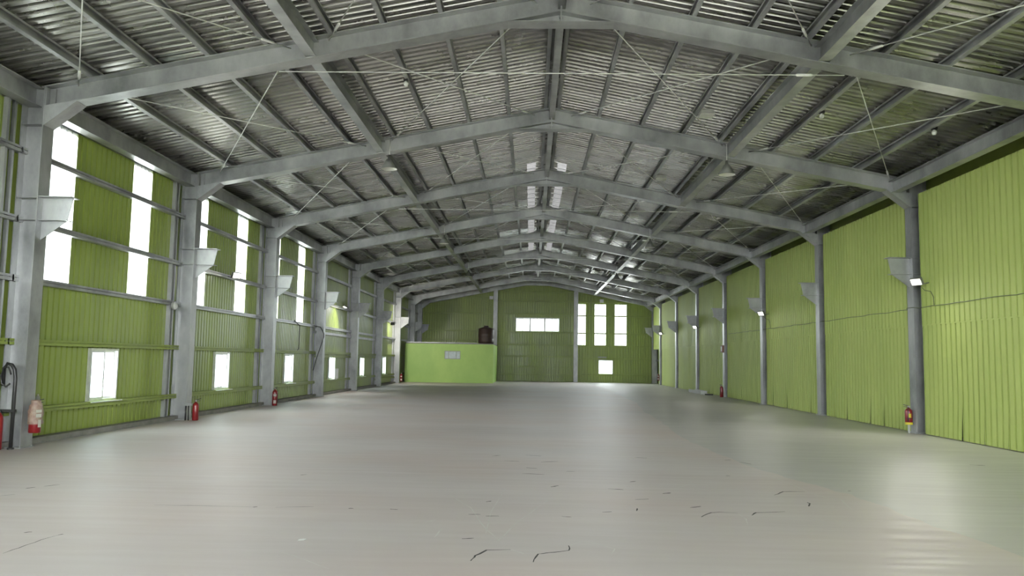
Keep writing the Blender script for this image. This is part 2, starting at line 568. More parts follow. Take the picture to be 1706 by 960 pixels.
for i in range(1, 7):
    y0 = fy(i) + 2.52
    y1 = fy(i) + 3.56
    z0, z1 = 0.59, 1.61
    w = thing('window_%d' % i, (XWL, (y0 + y1) / 2, z0), 'low white sliding window, %s from the green end wall' % ORD[7 - i] if i < 6 else 'low white sliding window nearest the painted room', 'window', 'low sliding windows', 'structure')
    x0, x1 = XWL - 0.05, XWL + 0.06
    fr = MB()
    fr.box(x0, x1, y0, y0 + 0.04, z0, z1).box(x0, x1, y1 - 0.04, y1, z0, z1).box(x0, x1, y0 + 0.04, y1 - 0.04, z1 - 0.04, z1).box(x0, x1, y0 + 0.04, y1 - 0.04, z0, z0 + 0.04)
    fr.build('window_frame', 'white', w)
    ym = (y0 + y1) / 2
    for k, (a, b, xo) in enumerate(((y0 + 0.04, ym + 0.02, x1 - 0.035), (ym - 0.02, y1 - 0.04, x0 + 0.02))):
        s = MB()
        s.box(xo, xo + 0.025, a, a + 0.04, z0 + 0.04, z1 - 0.04).box(xo, xo + 0.025, b - 0.04, b, z0 + 0.04, z1 - 0.04)
        s.box(xo, xo + 0.025, a + 0.04, b - 0.04, z1 - 0.08, z1 - 0.04).box(xo, xo + 0.025, a + 0.04, b - 0.04, z0 + 0.04, z0 + 0.08)
        so = s.build('sash', 'white', w)
        MB().box(xo + 0.010, xo + 0.015, a + 0.04, b - 0.04, z0 + 0.08, z1 - 0.08).build('pane', 'frost_glass' if k == 0 else 'glass', so)
    MB().box(XWL - 0.02, XWL + 0.16, y0 - 0.03, y1 + 0.05, z0 - 0.015, z0 + 0.002).build('window_sill', 'white', w)
    for zz in (0.80, 1.02, 1.24, 1.46):
        MB().box(x0 - 0.07, x0 - 0.055, y0, y1, zz, zz + 0.012).build('grille_bar', 'cream', w)
    portal(XWL - 0.03, ym, 1.1, 1.0, 1.0, (1, 0, 0))

# ------------------------------------------------------------------ right wall
wr = thing('wall_right', (XWR, YFRONT, 0), 'long windowless pale green ribbed metal wall', 'wall', kind='structure')
MB().box(9.25, 9.27, YFRONT, 59.2, 0, 6.0).build('outer_cladding', 'green', wr)
for i in range(0, 9):
    a0 = fy(i) + FW + (0.02 if i else -0.3)
    a1 = fy(i + 1) - 0.20
    if i == 8:
        a1 = YEND - 0.12
    n = 7 if i < 8 else 4
    w = (a1 - a0) / n
    for k in range(n):
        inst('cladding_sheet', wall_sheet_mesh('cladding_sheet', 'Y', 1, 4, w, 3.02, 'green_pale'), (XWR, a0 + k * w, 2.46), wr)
        vg = random.choice((0.0, 0.012, 0.02, 0.035, 0.05)) if i < 6 else 0.01
        if i == 8 and k >= 1:
            continue
        inst('cladding_sheet', wall_sheet_mesh('cladding_sheet', 'Y', 1, 4, w, 2.52, 'green_pale', vg, random.choice((-1, 1))), (XWR + 0.012, a0 + k * w, 0.015), wr)
    MB().box(XWR + 0.005, XWR + 0.03, a0, a1, 2.44, 2.462).build('lap_strip', 'green_pale', wr)
    MB().box(9.05, 9.13, a0, a1, 3.6, 3.7).build('girt', 'girt', wr)
    MB().box(9.05, 9.13, a0, a1, 1.6, 1.7).build('girt', 'girt', wr)
MB().box(XWR + 0.02, XWR + 0.04, YFRONT, fy(0), 0, 5.5).build('cladding_panel', 'green_pale', wr)

# ------------------------------------------------------------------ end wall
YW = YEND + 0.42
wb_ = thing('wall_back', (XC, YW, 0), 'green ribbed end wall with windows and white translucent strips', 'wall', kind='structure')
holes = [(-1.15, 2.08, 3.60, 4.65), (4.95, 6.0, 0.60, 1.63)]
tstr = [(3.38, 4.0), (4.66, 5.47), (6.13, 6.98)]
xb = sorted(set([-8.45, -7.6, -6.7, -5.8, -4.9, -4.0, -3.1, -2.2, -1.15, -0.07, 1.0, 2.08, 2.75, 3.38, 4.0, 4.66, 4.95, 5.47, 6.0, 6.13, 6.98, 7.7, 8.4, 9.25]))


def end_sheet(xa, xb2, z0, z1, mat='green', name='cladding_sheet'):
    n = max(1, round((xb2 - xa) / 0.19))
    p = (xb2 - xa) / n
    prof = rib_profile(n, p, p * 0.66, p * 0.08, 0.028)
    vs = []
    for top in (0, 1):
        for a, d in prof:
            x = xa + a
            z = z0 if not top else (z1 if z1 is not None else zb(x) + 0.47)
            vs.append((x, YW + d, z))
    m = len(prof)
    return MB().add(vs, [(k, k + 1, m + k + 1, m + k) for k in range(m - 1)]).build(name, mat, wb_)


for xa, xb2 in zip(xb[:-1], xb[1:]):
    xm = (xa + xb2) / 2
    cuts = [(h[2], h[3], None) for h in holes if h[0] - 0.01 < xm < h[1] + 0.01]
    cuts += [(2.71, 5.69, 'trans') for s in tstr if s[0] - 0.01 < xm < s[1] + 0.01]
    cuts.sort()
    z = -0.02
    for c0, c1, kind in cuts:
        end_sheet(xa, xb2, z, c0)
        if kind:
            o = end_sheet(xa, xb2, c0, c1, 'trans', 'translucent_sheet')
            o['label'] = 'white translucent ribbed sheet'
        z = c1
    end_sheet(xa, xb2, z, None)
for s in tstr:
    portal((s[0] + s[1]) / 2, YW - 0.02, 4.2, s[1] - s[0], 2.98, (0, -1, 0))
for a, b, zs in ((-8.3, -2.75, (6.05, 4.89, 3.57, 2.9)), (-2.5, 3.13, (6.52, 5.83, 4.86, 3.53, 2.61, 1.78, 1.03, 0.47)), (3.42, 8.75, (5.80, 4.79, 3.51, 2.59, 1.68, 0.52))):
    for z in zs:
        MB().prism([(0, 0), (0.12, 0), (0.12, 0.04), (0.11, 0.04), (0.11, 0.006), (0.006, 0.006), (0.006, 0.084), (0.11, 0.084), (0.11, 0.05), (0.12, 0.05), (0.12, 0.09), (0, 0.09)],
                   lambda u, v, t, z=z: (t, YW - 0.004 - u, z + v), max(a, XC - (ZA + 0.3 - z) / SL), min(b, XC + (ZA + 0.3 - z) / SL)).build('girt', 'green_girt', wb_)

# end wall windows
w = thing('window_7', (0.46, YW, 3.6), 'high three-part white window in the green end wall', 'window', kind='structure')
x0, x1, z0, z1 = -1.15, 2.08, 3.60, 4.65
MB().box(x0, x1, YW - 0.05, YW + 0.06, z0, z0 + 0.05).box(x0, x1, YW - 0.05, YW + 0.06, z1 - 0.05, z1).box(x0, x0 + 0.05, YW - 0.05, YW + 0.06, z0 + 0.05, z1 - 0.05).box(x1 - 0.05, x1, YW - 0.05, YW + 0.06, z0 + 0.05, z1 - 0.05).build('window_frame', 'white', w)
ww = (x1 - x0) / 3
for k in range(3):
    if k:
        MB().box(x0 + k * ww - 0.035, x0 + k * ww + 0.035, YW - 0.055, YW + 0.06, z0 + 0.05, z1 - 0.05).build('mullion', 'box', w)
    for q in range(2):
        a = x0 + k * ww + 0.04 + q * (ww / 2 - 0.03)
        b = a + ww / 2 - 0.03
        yy = YW - 0.02 + q * 0.03
        s = MB().box(a, a + 0.03, yy, yy + 0.02, z0 + 0.05, z1 - 0.05).box(b - 0.03, b, yy, yy + 0.02, z0 + 0.05, z1 - 0.05).box(a + 0.03, b - 0.03, yy, yy + 0.02, z0 + 0.05, z0 + 0.09).box(a + 0.03, b - 0.03, yy, yy + 0.02, z1 - 0.09, z1 - 0.05)
        so = s.build('sash', 'white', w)
        MB().box(a + 0.03, b - 0.03, yy + 0.008, yy + 0.012, z0 + 0.09, z1 - 0.09).build('pane', 'glass', so)
portal(0.46, YW - 0.1, 4.12, 3.2, 1.05, (0, -1, 0))
w = thing('window_8', (5.47, YW, 0.6), 'low square white window in the green end wall', 'window', kind='structure')
x0, x1, z0, z1 = 4.95, 6.0, 0.60, 1.63
MB().box(x0, x1, YW - 0.05, YW + 0.06, z0, z0 + 0.04).box(x0, x1, YW - 0.05, YW + 0.06, z1 - 0.04, z1).box(x0, x0 + 0.04, YW - 0.05, YW + 0.06, z0 + 0.04, z1 - 0.04).box(x1 - 0.04, x1, YW - 0.05, YW + 0.06, z0 + 0.04, z1 - 0.04).build('window_frame', 'white', w)
MB().box(x0 + 0.04, x1 - 0.04, YW, YW + 0.005, z0 + 0.04, z1 - 0.04).build('pane', 'glass', w)
MB().box(x0 - 0.05, x0 + 0.58, YW - 0.03, YW - 0.01, 1.64, 1.88).build('patch_plate', 'box', w)
portal(5.47, YW - 0.1, 1.1, 1.0, 1.0, (0, -1, 0))

# front wall behind the camera: closed below, open band above invented for daylight
wf = thing('wall_front', (0, YFRONT, 0), 'unseen green metal front wall with an open band added for daylight', 'wall', kind='structure')
MB().box(-8.5, 9.3, YFRONT - 0.06, YFRONT, 0, DSILL).build('cladding_panel', 'green', wf)
MB().box(-8.5, LIGHT_BAND[0], YFRONT - 0.06, YFRONT, DSILL, LIGHT_BAND[2]).build('cladding_panel', 'green', wf)
MB().box(LIGHT_BAND[1], 9.3, YFRONT - 0.06, YFRONT, DSILL, LIGHT_BAND[2]).build('cladding_panel', 'green', wf)
MB().prism([(-8.5, LIGHT_BAND[2]), (9.3, LIGHT_BAND[2]), (9.3, 5.9), (XC, 7.68), (-8.5, 5.9)], lambda u, v, t: (u, t, v), YFRONT - 0.06, YFRONT).build('gable_panel', 'green', wf)

# ------------------------------------------------------------------ roof: sheets, purlins
ZP = RD + 0.005           # purlin seat above rafter underside
PH = 0.15
ZS = ZP + PH              # underside of the sheet above rafter underside
ceil = thing('ceiling', (XC, YFRONT, 7.6), 'galvanised ribbed metal roof on steel purlins', 'ceiling', kind='structure')
RP, NR = 0.19, 4
SW = RP * NR


def roof_sheet(x_in, x_out, mat, name):
    prof = rib_profile(NR, RP, 0.085, 0.016, 0.046)
    prof = [(-0.02, 0)] + prof + [(NR * RP + 0.085, 0), (NR * RP + 0.101, 0.046)]     # side lap over the next sheet
    vs = []
    for x in (x_in, x_out):
        for a, d in prof:
            vs.append((x - XC, a, -SL * abs(x - XC) + d))
    m = len(prof)
    return MB().add(vs, [(k, k + 1, m + k + 1, m + k) for k in range(m - 1)]).mesh(name, mat)


XEL, XER = -8.75, 9.4
full = {s: roof_sheet(XC + s * 0.10, XEL if s < 0 else XER, 'roof', 'roof_sheet') for s in (-1, 1)}
vent = {s: roof_sheet(XC + s * 0.62, XEL if s < 0 else XER, 'roof', 'roof_sheet') for s in (-1, 1)}
vtop = {s: roof_sheet(XC + s * 0.34, XC + s * 0.62, 'skylight', 'skylight_sheet') for s in (-1, 1)}
vcap = {s: roof_sheet(XC + s * 0.10, XC + s * 0.34, 'roof', 'ridge_sheet') for s in (-1, 1)}
ys = -5.6
k = 0
while ys < 58.8:
    v = 23.5 < ys < 44.0
    for s in (-1, 1):
        jit = 0.004 * (k % 2)
        inst('roof_sheet', (vent if v else full)[s], (XC, ys, ZA + ZS + jit), ceil)
        if v:
            o = inst('skylight_sheet', vtop[s], (XC, ys, ZA + ZS), ceil)
            o['label'] = 'dusty translucent strip beside the ridge'
            inst('ridge_sheet', vcap[s], (XC, ys, ZA + ZS), ceil)
    ys += SW
    k += 1
MB().prism([(-0.28, -0.015), (0, 0.045), (0.28, -0.015), (0.28, -0.005), (0, 0.055), (-0.28, -0.005)], lambda u, v, t: (XC + u, t, ZA + ZS + 0.03 + v), YFRONT, 58.9).build('ridge_cap', 'roof', ceil)

PL = [-7.28, -6.30, -5.37, -4.42, -3.38, -2.53, -1.58, -0.63, 0.24]
PR = [0.62, 1.58, 2.60, 3.57, 4.44, 5.66, 6.65, 7.69]


def purlin_mesh(ln, side):
    # lipped channel, open towards the ridge
    o = 1 if side < 0 else -1
    pts = [(0, 0), (0.07, 0), (0.07, 0.032), (0.066, 0.032), (0.066, 0.004), (0.004, 0.004), (0.004, PH - 0.004), (0.066, PH - 0.004), (0.066, PH - 0.032), (0.07, PH - 0.032), (0.07, PH), (0, PH)]
    return MB().prism([(u * o, v) for u, v in pts], lambda u, v, t: (u, t, v - abs(u) * SL * -1), 0, ln).mesh('purlin', 'purlin')


pm = {}
for i in range(0, 9):
    a = fy(i) + FW / 2
    b = fy(i + 1) + FW / 2
    for side, lst in ((-1, PL), (1, PR)):
        key = (side, round(b - a, 2))
        if key not in pm:
            pm[key] = purlin_mesh(b - a, side)
        for x in lst:
            inst('purlin', pm[key], (x, a, zb(x) + ZP - 0.004), ceil)
for x in (-8.3, 8.75):
    s = -1 if x < 0 else 1
    MB().prism([(0, 0), (0.07, 0), (0.07, 0.13), (0, 0.13)], lambda u, v, t: (x - s * u, t, zb(x) + ZP - 0.01 + v), fy(0), 58.5).build('eave_purlin', 'purlin', ceil)

# ------------------------------------------------------------------ frames: columns and rafters
GL, GH = 0.52, 0.30


def column(i, side):
    y = fy(i)
    yc = y + FW / 2
    s = -1 if side == 'L' else 1           # outward direction
    xi = XL if s < 0 else XR
    wall = 'windowed' if s < 0 else 'windowless'
    lab = 'galvanised steel column with bracket on the %s wall, %s from the green end wall' % (wall, ORD[10 - i])
    r = thing('steel_column', (xi + s * 0.19, yc, 0), lab, 'column', 'columns along the %s wall' % wall)
    zt = zb(xi) + RD - 0.02
    tf = 0.016
    mt = 'galv'
    dp = 0.37
    a, b = sorted((xi, xi + s * tf))
    MB().box(a, b, y, y + FW, 0.02, zt).build('inner_flange', mt, r)
    a, b = sorted((xi + s * (dp - tf), xi + s * dp))
    MB().box(a, b, y, y + FW, 0.02, zt).build('outer_flange', mt, r)
    a, b = sorted((xi + s * tf, xi + s * (dp - tf)))
    MB().box(a, b, yc - 0.006, yc + 0.006, 0.02, zt).build('web', mt, r)
    for zz in (5.22, 4.01, 3.65):
        MB().box(a, b, y + 0.01, yc - 0.006, zz - 0.006, zz + 0.006).build('stiffener', mt, r)
    c, d = sorted((xi - s * 0.03, xi + s * (dp + 0.03)))
    bp = MB().box(c, d, y - 0.03, y + FW + 0.03, 0, 0.02).build('base_plate', mt, r)
    for bx in (xi - s * 0.012, xi + s * (dp + 0.012)):
        for by in (y + 0.03, y + FW - 0.03):
            MB().lathe([(0.013, 0.02), (0.013, 0.035), (0.0, 0.035)], (bx, by, 0), 6).build('anchor_bolt', 'girt', bp)
    # knee gusset under the rafter
    zk = zb(xi)
    xt = xi - s * GL
    zt2 = zb(xt)
    kn = MB().prism([(xi, zk + 0.0), (xi, zk - GH), (xt, zt2)], lambda u, v, t: (u, t, v), y + 0.002, y + 0.014).build('knee_gusset', mt, r)
    p0, p1 = Vector((xi, yc, zk - GH)), Vector((xt, yc, zt2))
    MB().obox(p0, p1, (0, 0, 1), -FW / 2 + 0.001, FW / 2 - 0.001, -0.012, 0.0).build('knee_flange', mt, kn)
    # corbel bracket
    xt, xm = xi - s * 0.50, xi - s * 0.42
    br = MB().prism([(xi, 4.02), (xt, 4.02), (xm, 3.645), (xi, 3.33)], lambda u, v, t: (u, t, v), yc - 0.008, yc + 0.008).build('bracket', mt, r)
    br['label'] = 'tapered steel bracket plate'
    a, b = sorted((xi, xt - s * 0.03))
    MB().box(a, b, yc - 0.13, yc + 0.13, 4.02, 4.034).build('top_plate', mt, br)
    a, b = sorted((xi, xm - s * 0.04))
    MB().box(a, b, yc - 0.11, yc - 0.008, 3.640, 3.652).build('middle_plate', mt, br)
    MB().box(a, b, yc + 0.008, yc + 0.11, 3.640, 3.652).build('middle_plate', mt, br)
    return r


def rafter(i, side):
    y = fy(i)
    yc = y + FW / 2
    s = -1 if side == 'L' else 1
    xe = XL if s < 0 else XR - 0.0
    slope = 'windowed' if s < 0 else 'windowless'
    lab = 'galvanised roof rafter rising from the %s wall, %s from the green end wall' % (slope, ORD[10 - i])
    r = thing('roof_rafter', ((xe + XC) / 2, yc, zb((xe + XC) / 2)), lab, 'beam', 'rafters on the %s side' % slope)
    p0 = Vector((xe, yc, zb(xe)))
    p1 = Vector((XC, yc, ZA))
    nrm = Vector((SL * s, 0, 1)).normalized()
    f = math.cos(math.atan(SL))
    ibeam(r, p0, p1, nrm, RD * f, FW, 0.012, 0.016, 'galv_roof')
    a, b = sorted((xe, xe - s * 0.02))
    ep = MB().box(a, b, y + 0.01, y + FW - 0.01, zb(xe) - 0.0, zb(xe) + RD - 0.02).build('end_plate', 'galv_roof', r)
    if s < 0:
        MB().box(xe + 0.02, xe + 0.11, yc - 0.04, yc - 0.006, zb(xe) + 0.03, zb(xe) + RD - 0.02).build('splice_plate', 'galv_roof', r)
    # ridge haunch: flat plate and web under the apex
    xh = XC + s * 0.88
    hw = MB().prism([(XC + s * 0.01, ZA), (XC + s * 0.01, ZA - 0.16), (xh, zb(xh))] if s > 0 else [(XC + s * 0.01, ZA), (xh, zb(xh)), (XC + s * 0.01, ZA - 0.16)], lambda u, v, t: (u, t, v), yc - 0.006, yc + 0.006).build('haunch_web', 'galv_roof', r)
    a, b = sorted((XC + s * 0.0, xh))
    MB().box(a, b, yc - FW / 2, yc + FW / 2, ZA - 0.172, ZA - 0.16).build('haunch_plate', 'galv_roof', hw)
    if s > 0:
        MB().box(XC - 0.012, XC + 0.012, y, y + FW, ZA - 0.16, ZA + RD).build('ridge_plate', 'galv_roof', r)
        for q in range(3):
            MB().box(XC - 0.03, XC + 0.03, y + 0.03, y + 0.055, ZA - 0.10 + q * 0.12, ZA - 0.075 + q * 0.12).build('bolt', 'girt', r)
    return r


for i in range(1, 10):
    column(i, 'L')
    rafter(i, 'L')
    rafter(i, 'R')
    column(i, 'R')

# ------------------------------------------------------------------ long beams between frames
def bay_word(i):
    return '%s bay from the green end wall' % ORD[9 - i] if i < 9 else ''


for i in range(0, 9):
    a = fy(i) + FW / 2 + 0.008
    b = fy(i + 1) + FW / 2 - 0.008
    ym = (a + b) / 2
    w9 = bay_word(i)
    r = thing('eave_beam', (-8.30, ym, 5.53), 'steel eave beam above the windowed wall, ' + w9, 'beam', 'eave beams above the windowed wall')
    ibeam(r, (-8.225, a, 5.535), (-8.225, b, 5.535), (0, 0, 1), 0.33, 0.22, 0.01, 0.014, 'galv')
    r = thing('eave_beam', (8.46, ym, 5.55), 'steel eave beam above the windowless wall, ' + w9, 'beam', 'eave beams above the windowless wall')
    ibeam(r, (8.46, a, 5.55), (8.46, b, 5.55), (0, 0, 1), 0.29, 0.20, 0.01, 0.014, 'galv')
    r = thing('strut_beam', (-3.65, ym, zb(-3.65) + 0.02), 'long steel strut beam under the roof on the windowed side, ' + w9, 'beam', 'strut beams on the windowed side')
    ibeam(r, (-3.65, a, zb(-3.65) + 0.02), (-3.65, b, zb(-3.65) + 0.02), (0, 0, 1), 0.30, 0.18, 0.01, 0.014, 'galv_roof')
    r = thing('strut_beam', (4.63, ym, zb(4.63) + 0.02), 'long steel strut beam under the roof on the windowless side, ' + w9, 'beam', 'strut beams on the windowless side')
    ibeam(r, (4.63, a, zb(4.63) + 0.02), (4.63, b, zb(4.63) + 0.02), (0, 0, 1), 0.30, 0.19, 0.01, 0.014, 'purlin')
    r = thing('ridge_beam', (XC + 0.01, ym, ZA + 0.10), 'narrow steel beam along the roof ridge, ' + w9, 'beam', 'ridge beams')
    ibeam(r, (XC + 0.01, a + 0.01, ZA + 0.09), (XC + 0.01, b - 0.01, ZA + 0.09), (0, 0, 1), 0.24, 0.125, 0.03, 0.014, 'purlin')

# ------------------------------------------------------------------ bracing rods and ties
def rod_part(t, p0, p1, r, turn, name='rod'):
    p0, p1 = Vector(p0), Vector(p1)
    sh = MB().tube([p0, p1], r, 6).build(name, 'rod', t)
    q = p0.lerp(p1, turn)
    d = (p1 - p0).normalized()
    MB().tube([q - d * 0.14, q - d * 0.11, q + d * 0.11, q + d * 0.14], [0.012, 0.024, 0.024, 0.012], 6).build('turnbuckle', 'rod', sh)


def rod(p0, p1, label, group, r, name, turn):
    t = thing(name, p0, label, 'rod', group)
    rod_part(t, p0, p1, r, turn, 'shaft')


for i in range(0, 9):
    for (xa, xb2, side, sec) in ((0.02, -3.40, 'windowed', 'ridge'), (-4.02, -7.52, 'windowed', 'eave'), (0.90, 4.48, 'windowless', 'ridge'), (5.10, 8.38, 'windowless', 'eave')):
        f0, f1 = fy(i) + FW - 0.14, fy(i + 1) + 0.14
        t = thing('cross_brace', ((xa + xb2) / 2, (f0 + f1) / 2, zb((xa + xb2) / 2) + 0.3), 'crossed thin steel bracing rods near the %s, %s side, %s bay from end wall' % (sec, side, ORD[9 - i]), 'brace', 'roof cross braces')
        for q, (x0, x1) in enumerate(((xa, xb2), (xb2, xa))):
            dz = 0.30 - q * 0.024
            rod_part(t, (x0, f0, zb(x0) + dz), (x1, f1, zb(x1) + dz), 0.0098, 0.93)
for i in (1, 3, 4, 5, 6):
    y = fy(i) + 0.26
    rod((-4.24, y, zb(-4.24) - 0.03), (5.05, y, zb(5.05) - 0.03), 'horizontal steel tie rod hung below the %s rafter pair from the end wall' % ORD[10 - i], 'tie rods', 0.0075, 'tie_rod', 0.93)

# ------------------------------------------------------------------ pendant lamps
def pendant(x, i):
    y = fy(i) - 0.10
    zt = zb(x) + 0.30
    side = 'windowed' if x < 0 else 'windowless'
    r = thing('pendant_lamp', (x, y, zt - 0.77), 'grey cone pendant lamp on the %s side, hung at the %s rafter from end wall' % (side, ORD[10 - i]), 'lamp', 'cone pendant lamps')
    MB().tube([(x, y + 0.08, zt), (x, y, zt - 0.02), (x, y, zt - 0.44)], 0.008, 6).build('stem', 'rod', r)
    MB().lathe([(0.0, zt - 0.42), (0.03, zt - 0.42), (0.035, zt - 0.50), (0.06, zt - 0.54), (0.075, zt - 0.55)], (x, y, 0), 18).build('cap', 'lamp_shade', r)
    sh = MB().lathe([(0.07, zt - 0.53), (0.20, zt - 0.76), (0.195, zt - 0.76), (0.07, zt - 0.54)], (x, y, 0), 24).build('lamp_shade', 'lamp_shade', r)
    MB().lathe([(0.062, zt - 0.545), (0.19, zt - 0.757)], (x, y, 0), 24).build('reflector', 'lamp_inner', sh)
    MB().lathe([(0.0, zt - 0.70), (0.03, zt - 0.69), (0.045, zt - 0.65), (0.03, zt - 0.58), (0.02, zt - 0.54)], (x, y, 0), 14).build('bulb', 'white', r)


for i in (2, 4, 6):
    pendant(-3.40, i)
    pendant(4.52, i)

# ------------------------------------------------------------------ floodlights
def floodlight(pos, aim, mount, label, power, spread=150, size=0.11):
    pos, aim, mount = Vector(pos), Vector(aim).normalized(), Vector(mount)
    r = thing('floodlight', pos, label, 'lamp', 'wall floodlights')
    up = Vector((0, 0, 1))
    hb = MB().obox(pos - aim * 0.07, pos, up, -size - 0.02, size + 0.02, -size * 0.75, size * 0.75).build('housing', 'lamp_shade', r)
    MB().obox(pos, pos + aim * 0.006, up, -size, size, -size * 0.6, size * 0.6).build('led_panel', 'led', r)
    back = pos - aim * 0.06
    MB().tube([back, (back + mount) / 2 + Vector((0, 0, -0.05)), mount], 0.012, 6).build('bracket_arm', 'lamp_shade', r)
    l = bpy.data.lights.new('floodlight_beam', 'SPOT')
    l.energy = power
    l.color = (1.0, 0.97, 0.88)
    l.spot_size = math.radians(spread)
    l.spot_blend = 0.6
    l.shadow_soft_size = 0.1
    o = bpy.data.objects.new('floodlight_beam', l)
    o.rotation_euler = aim.to_track_quat('-Z', 'Y').to_euler()
    o.location = aim * 0.05
    o.parent = r
    C.objects.link(o)


for i, p in ((2, 150), (4, 50), (6, 20)):
    y = fy(i) - 0.62
    floodlight((8.56, y, 3.39), (-0.75, -0.45, -0.5), (8.88, y + 0.05, 3.39), 'lit floodlight on the windowless wall beside the %s column from end wall' % ORD[10 - i], p)
floodlight((8.56, 52.8, 3.42), (-0.75, -0.45, -0.5), (8.88, 52.85, 3.42), 'lit floodlight on the windowless wall beside the second column from end wall', 15)
floodlight((-8.02, 21.35, 3.68), (0.75, -0.5, -0.35), (-8.29, 21.4, 3.66), 'lit floodlight fixed to a girt between two bright translucent strips', 60)
floodlight((-8.0, 33.9, 3.66), (-0.45, -0.25, -0.9), (-8.29, 33.95, 3.66), 'lit floodlight shining down on the windowed wall over the fourth window', 130, 140)
floodlight((-8.0, 46.0, 3.50), (0.42, 0.85, -0.22), (-8.29, 45.9, 3.60), 'dark-bodied floodlight on the windowed wall just before the painted room', 260, 150)

# ------------------------------------------------------------------ painted room with water tank
r = thing('office_room', (-5.2, 51.6, 0), 'bright green rendered box room in front of the end wall', 'room')
YR, XRR, ZR = 51.6, -2.42, 2.50
hx0, hx1, hz0, hz1 = -5.58, -4.55, 1.52, 2.05
fw_ = MB()
fw_.box(-8.15, hx0, YR, YR + 0.15, 0, ZR).box(hx1, XRR, YR, YR + 0.15, 0, ZR).box(hx0, hx1, YR, YR + 0.15, 0, hz0).box(hx0, hx1, YR, YR + 0.15, hz1, ZR)
fw_.build('front_wall', 'room_green', r)
MB().box(XRR - 0.15, XRR, YR + 0.15, 57.6, 0, ZR).build('side_wall', 'room_green', r)
MB().box(-8.15, XRR - 0.01, YR + 0.02, 57.6, ZR, ZR + 0.06).build('roof_slab', 'kerb', r)
MB().box(-8.1, -3.5, YR + 0.01, YR + 0.04, ZR + 0.06, ZR + 0.10).build('roof_edge_pipe', 'galv', r)
wn = MB().box(hx0, hx1, YR + 0.02, YR + 0.08, hz0, hz0 + 0.04).box(hx0, hx1, YR + 0.02, YR + 0.08, hz1 - 0.04, hz1).box(hx0, hx0 + 0.04, YR + 0.02, YR + 0.08, hz0 + 0.04, hz1 - 0.04).box(hx1 - 0.04, hx1, YR + 0.02, YR + 0.08, hz0 + 0.04, hz1 - 0.04).build('window_frame', 'box', r)
for a, b in ((hx0 + 0.04, hx0 + 0.26), (hx0 + 0.28, hx1 - 0.29), (hx1 - 0.27, hx1 - 0.04)):
    MB().box(a, b, YR + 0.05, YR + 0.06, hz0 + 0.04, hz1 - 0.04).build('pane', 'frost', wn)
tk = thing('water_tank', (-2.95, 52.4, ZR + 0.06), 'dark brown plastic water tank with conical lid on the green room', 'tank')
tz = ZR + 0.065
MB().lathe([(0.0, tz), (0.50, tz), (0.51, tz + 0.22), (0.50, tz + 0.24), (0.50, tz + 0.44), (0.51, tz + 0.46), (0.51, tz + 0.66), (0.50, tz + 0.68), (0.50, tz + 0.90), (0.46, tz + 0.96)], (-2.95, 52.4, 0), 28).build('tank_body', 'tank', tk)
MB().lathe([(0.53, tz + 0.94), (0.53, tz + 0.97), (0.16, tz + 1.10), (0.14, tz + 1.10)], (-2.95, 52.4, 0), 28).build('tank_shoulder', 'tank', tk)
MB().lathe([(0.15, tz + 1.09), (0.15, tz + 1.17), (0.0, tz + 1.19)], (-2.95, 52.4, 0), 18).build('lid', 'tank', tk)

# gable posts of the end wall
for x, lab in ((3.27, 'grey steel post in the end wall beside the tall translucent strips'), (-2.62, 'grey steel post in the end wall behind the painted room')):
    t = thing('gable_post', (x, YEND + 0.2, 0), lab, 'column', 'end wall posts')
    zt = zb(x) + 0.02
    MB().box(x - 0.15, x + 0.15, YEND, YEND + 0.014, 0.0, zt).build('front_flange', 'galv', t)
    MB().box(x - 0.006, x + 0.006, YEND + 0.014, YEND + 0.27, 0.0, zt).build('web', 'galv', t)
    MB().box(x - 0.15, x + 0.15, YEND + 0.27, YEND + 0.284, 0.0, zt).build('rear_flange', 'galv', t)
for x, z, lab in ((-2.95, 5.95, 'small white box high on the end wall above the tank'), (5.15, 5.82, 'small white box above the tall translucent strips')):
    t = thing('wall_box', (x, YW - 0.15, z), lab, 'box', 'white boxes on the end wall')
    MB().box(x - 0.14, x + 0.14, YW - 0.24, YW - 0.02, z, z + 0.24).build('housing', 'cream', t)
    MB().box(x - 0.11, x + 0.11, YW - 0.25, YW - 0.24, z + 0.03, z + 0.21).build('front_grille', 'white', t)

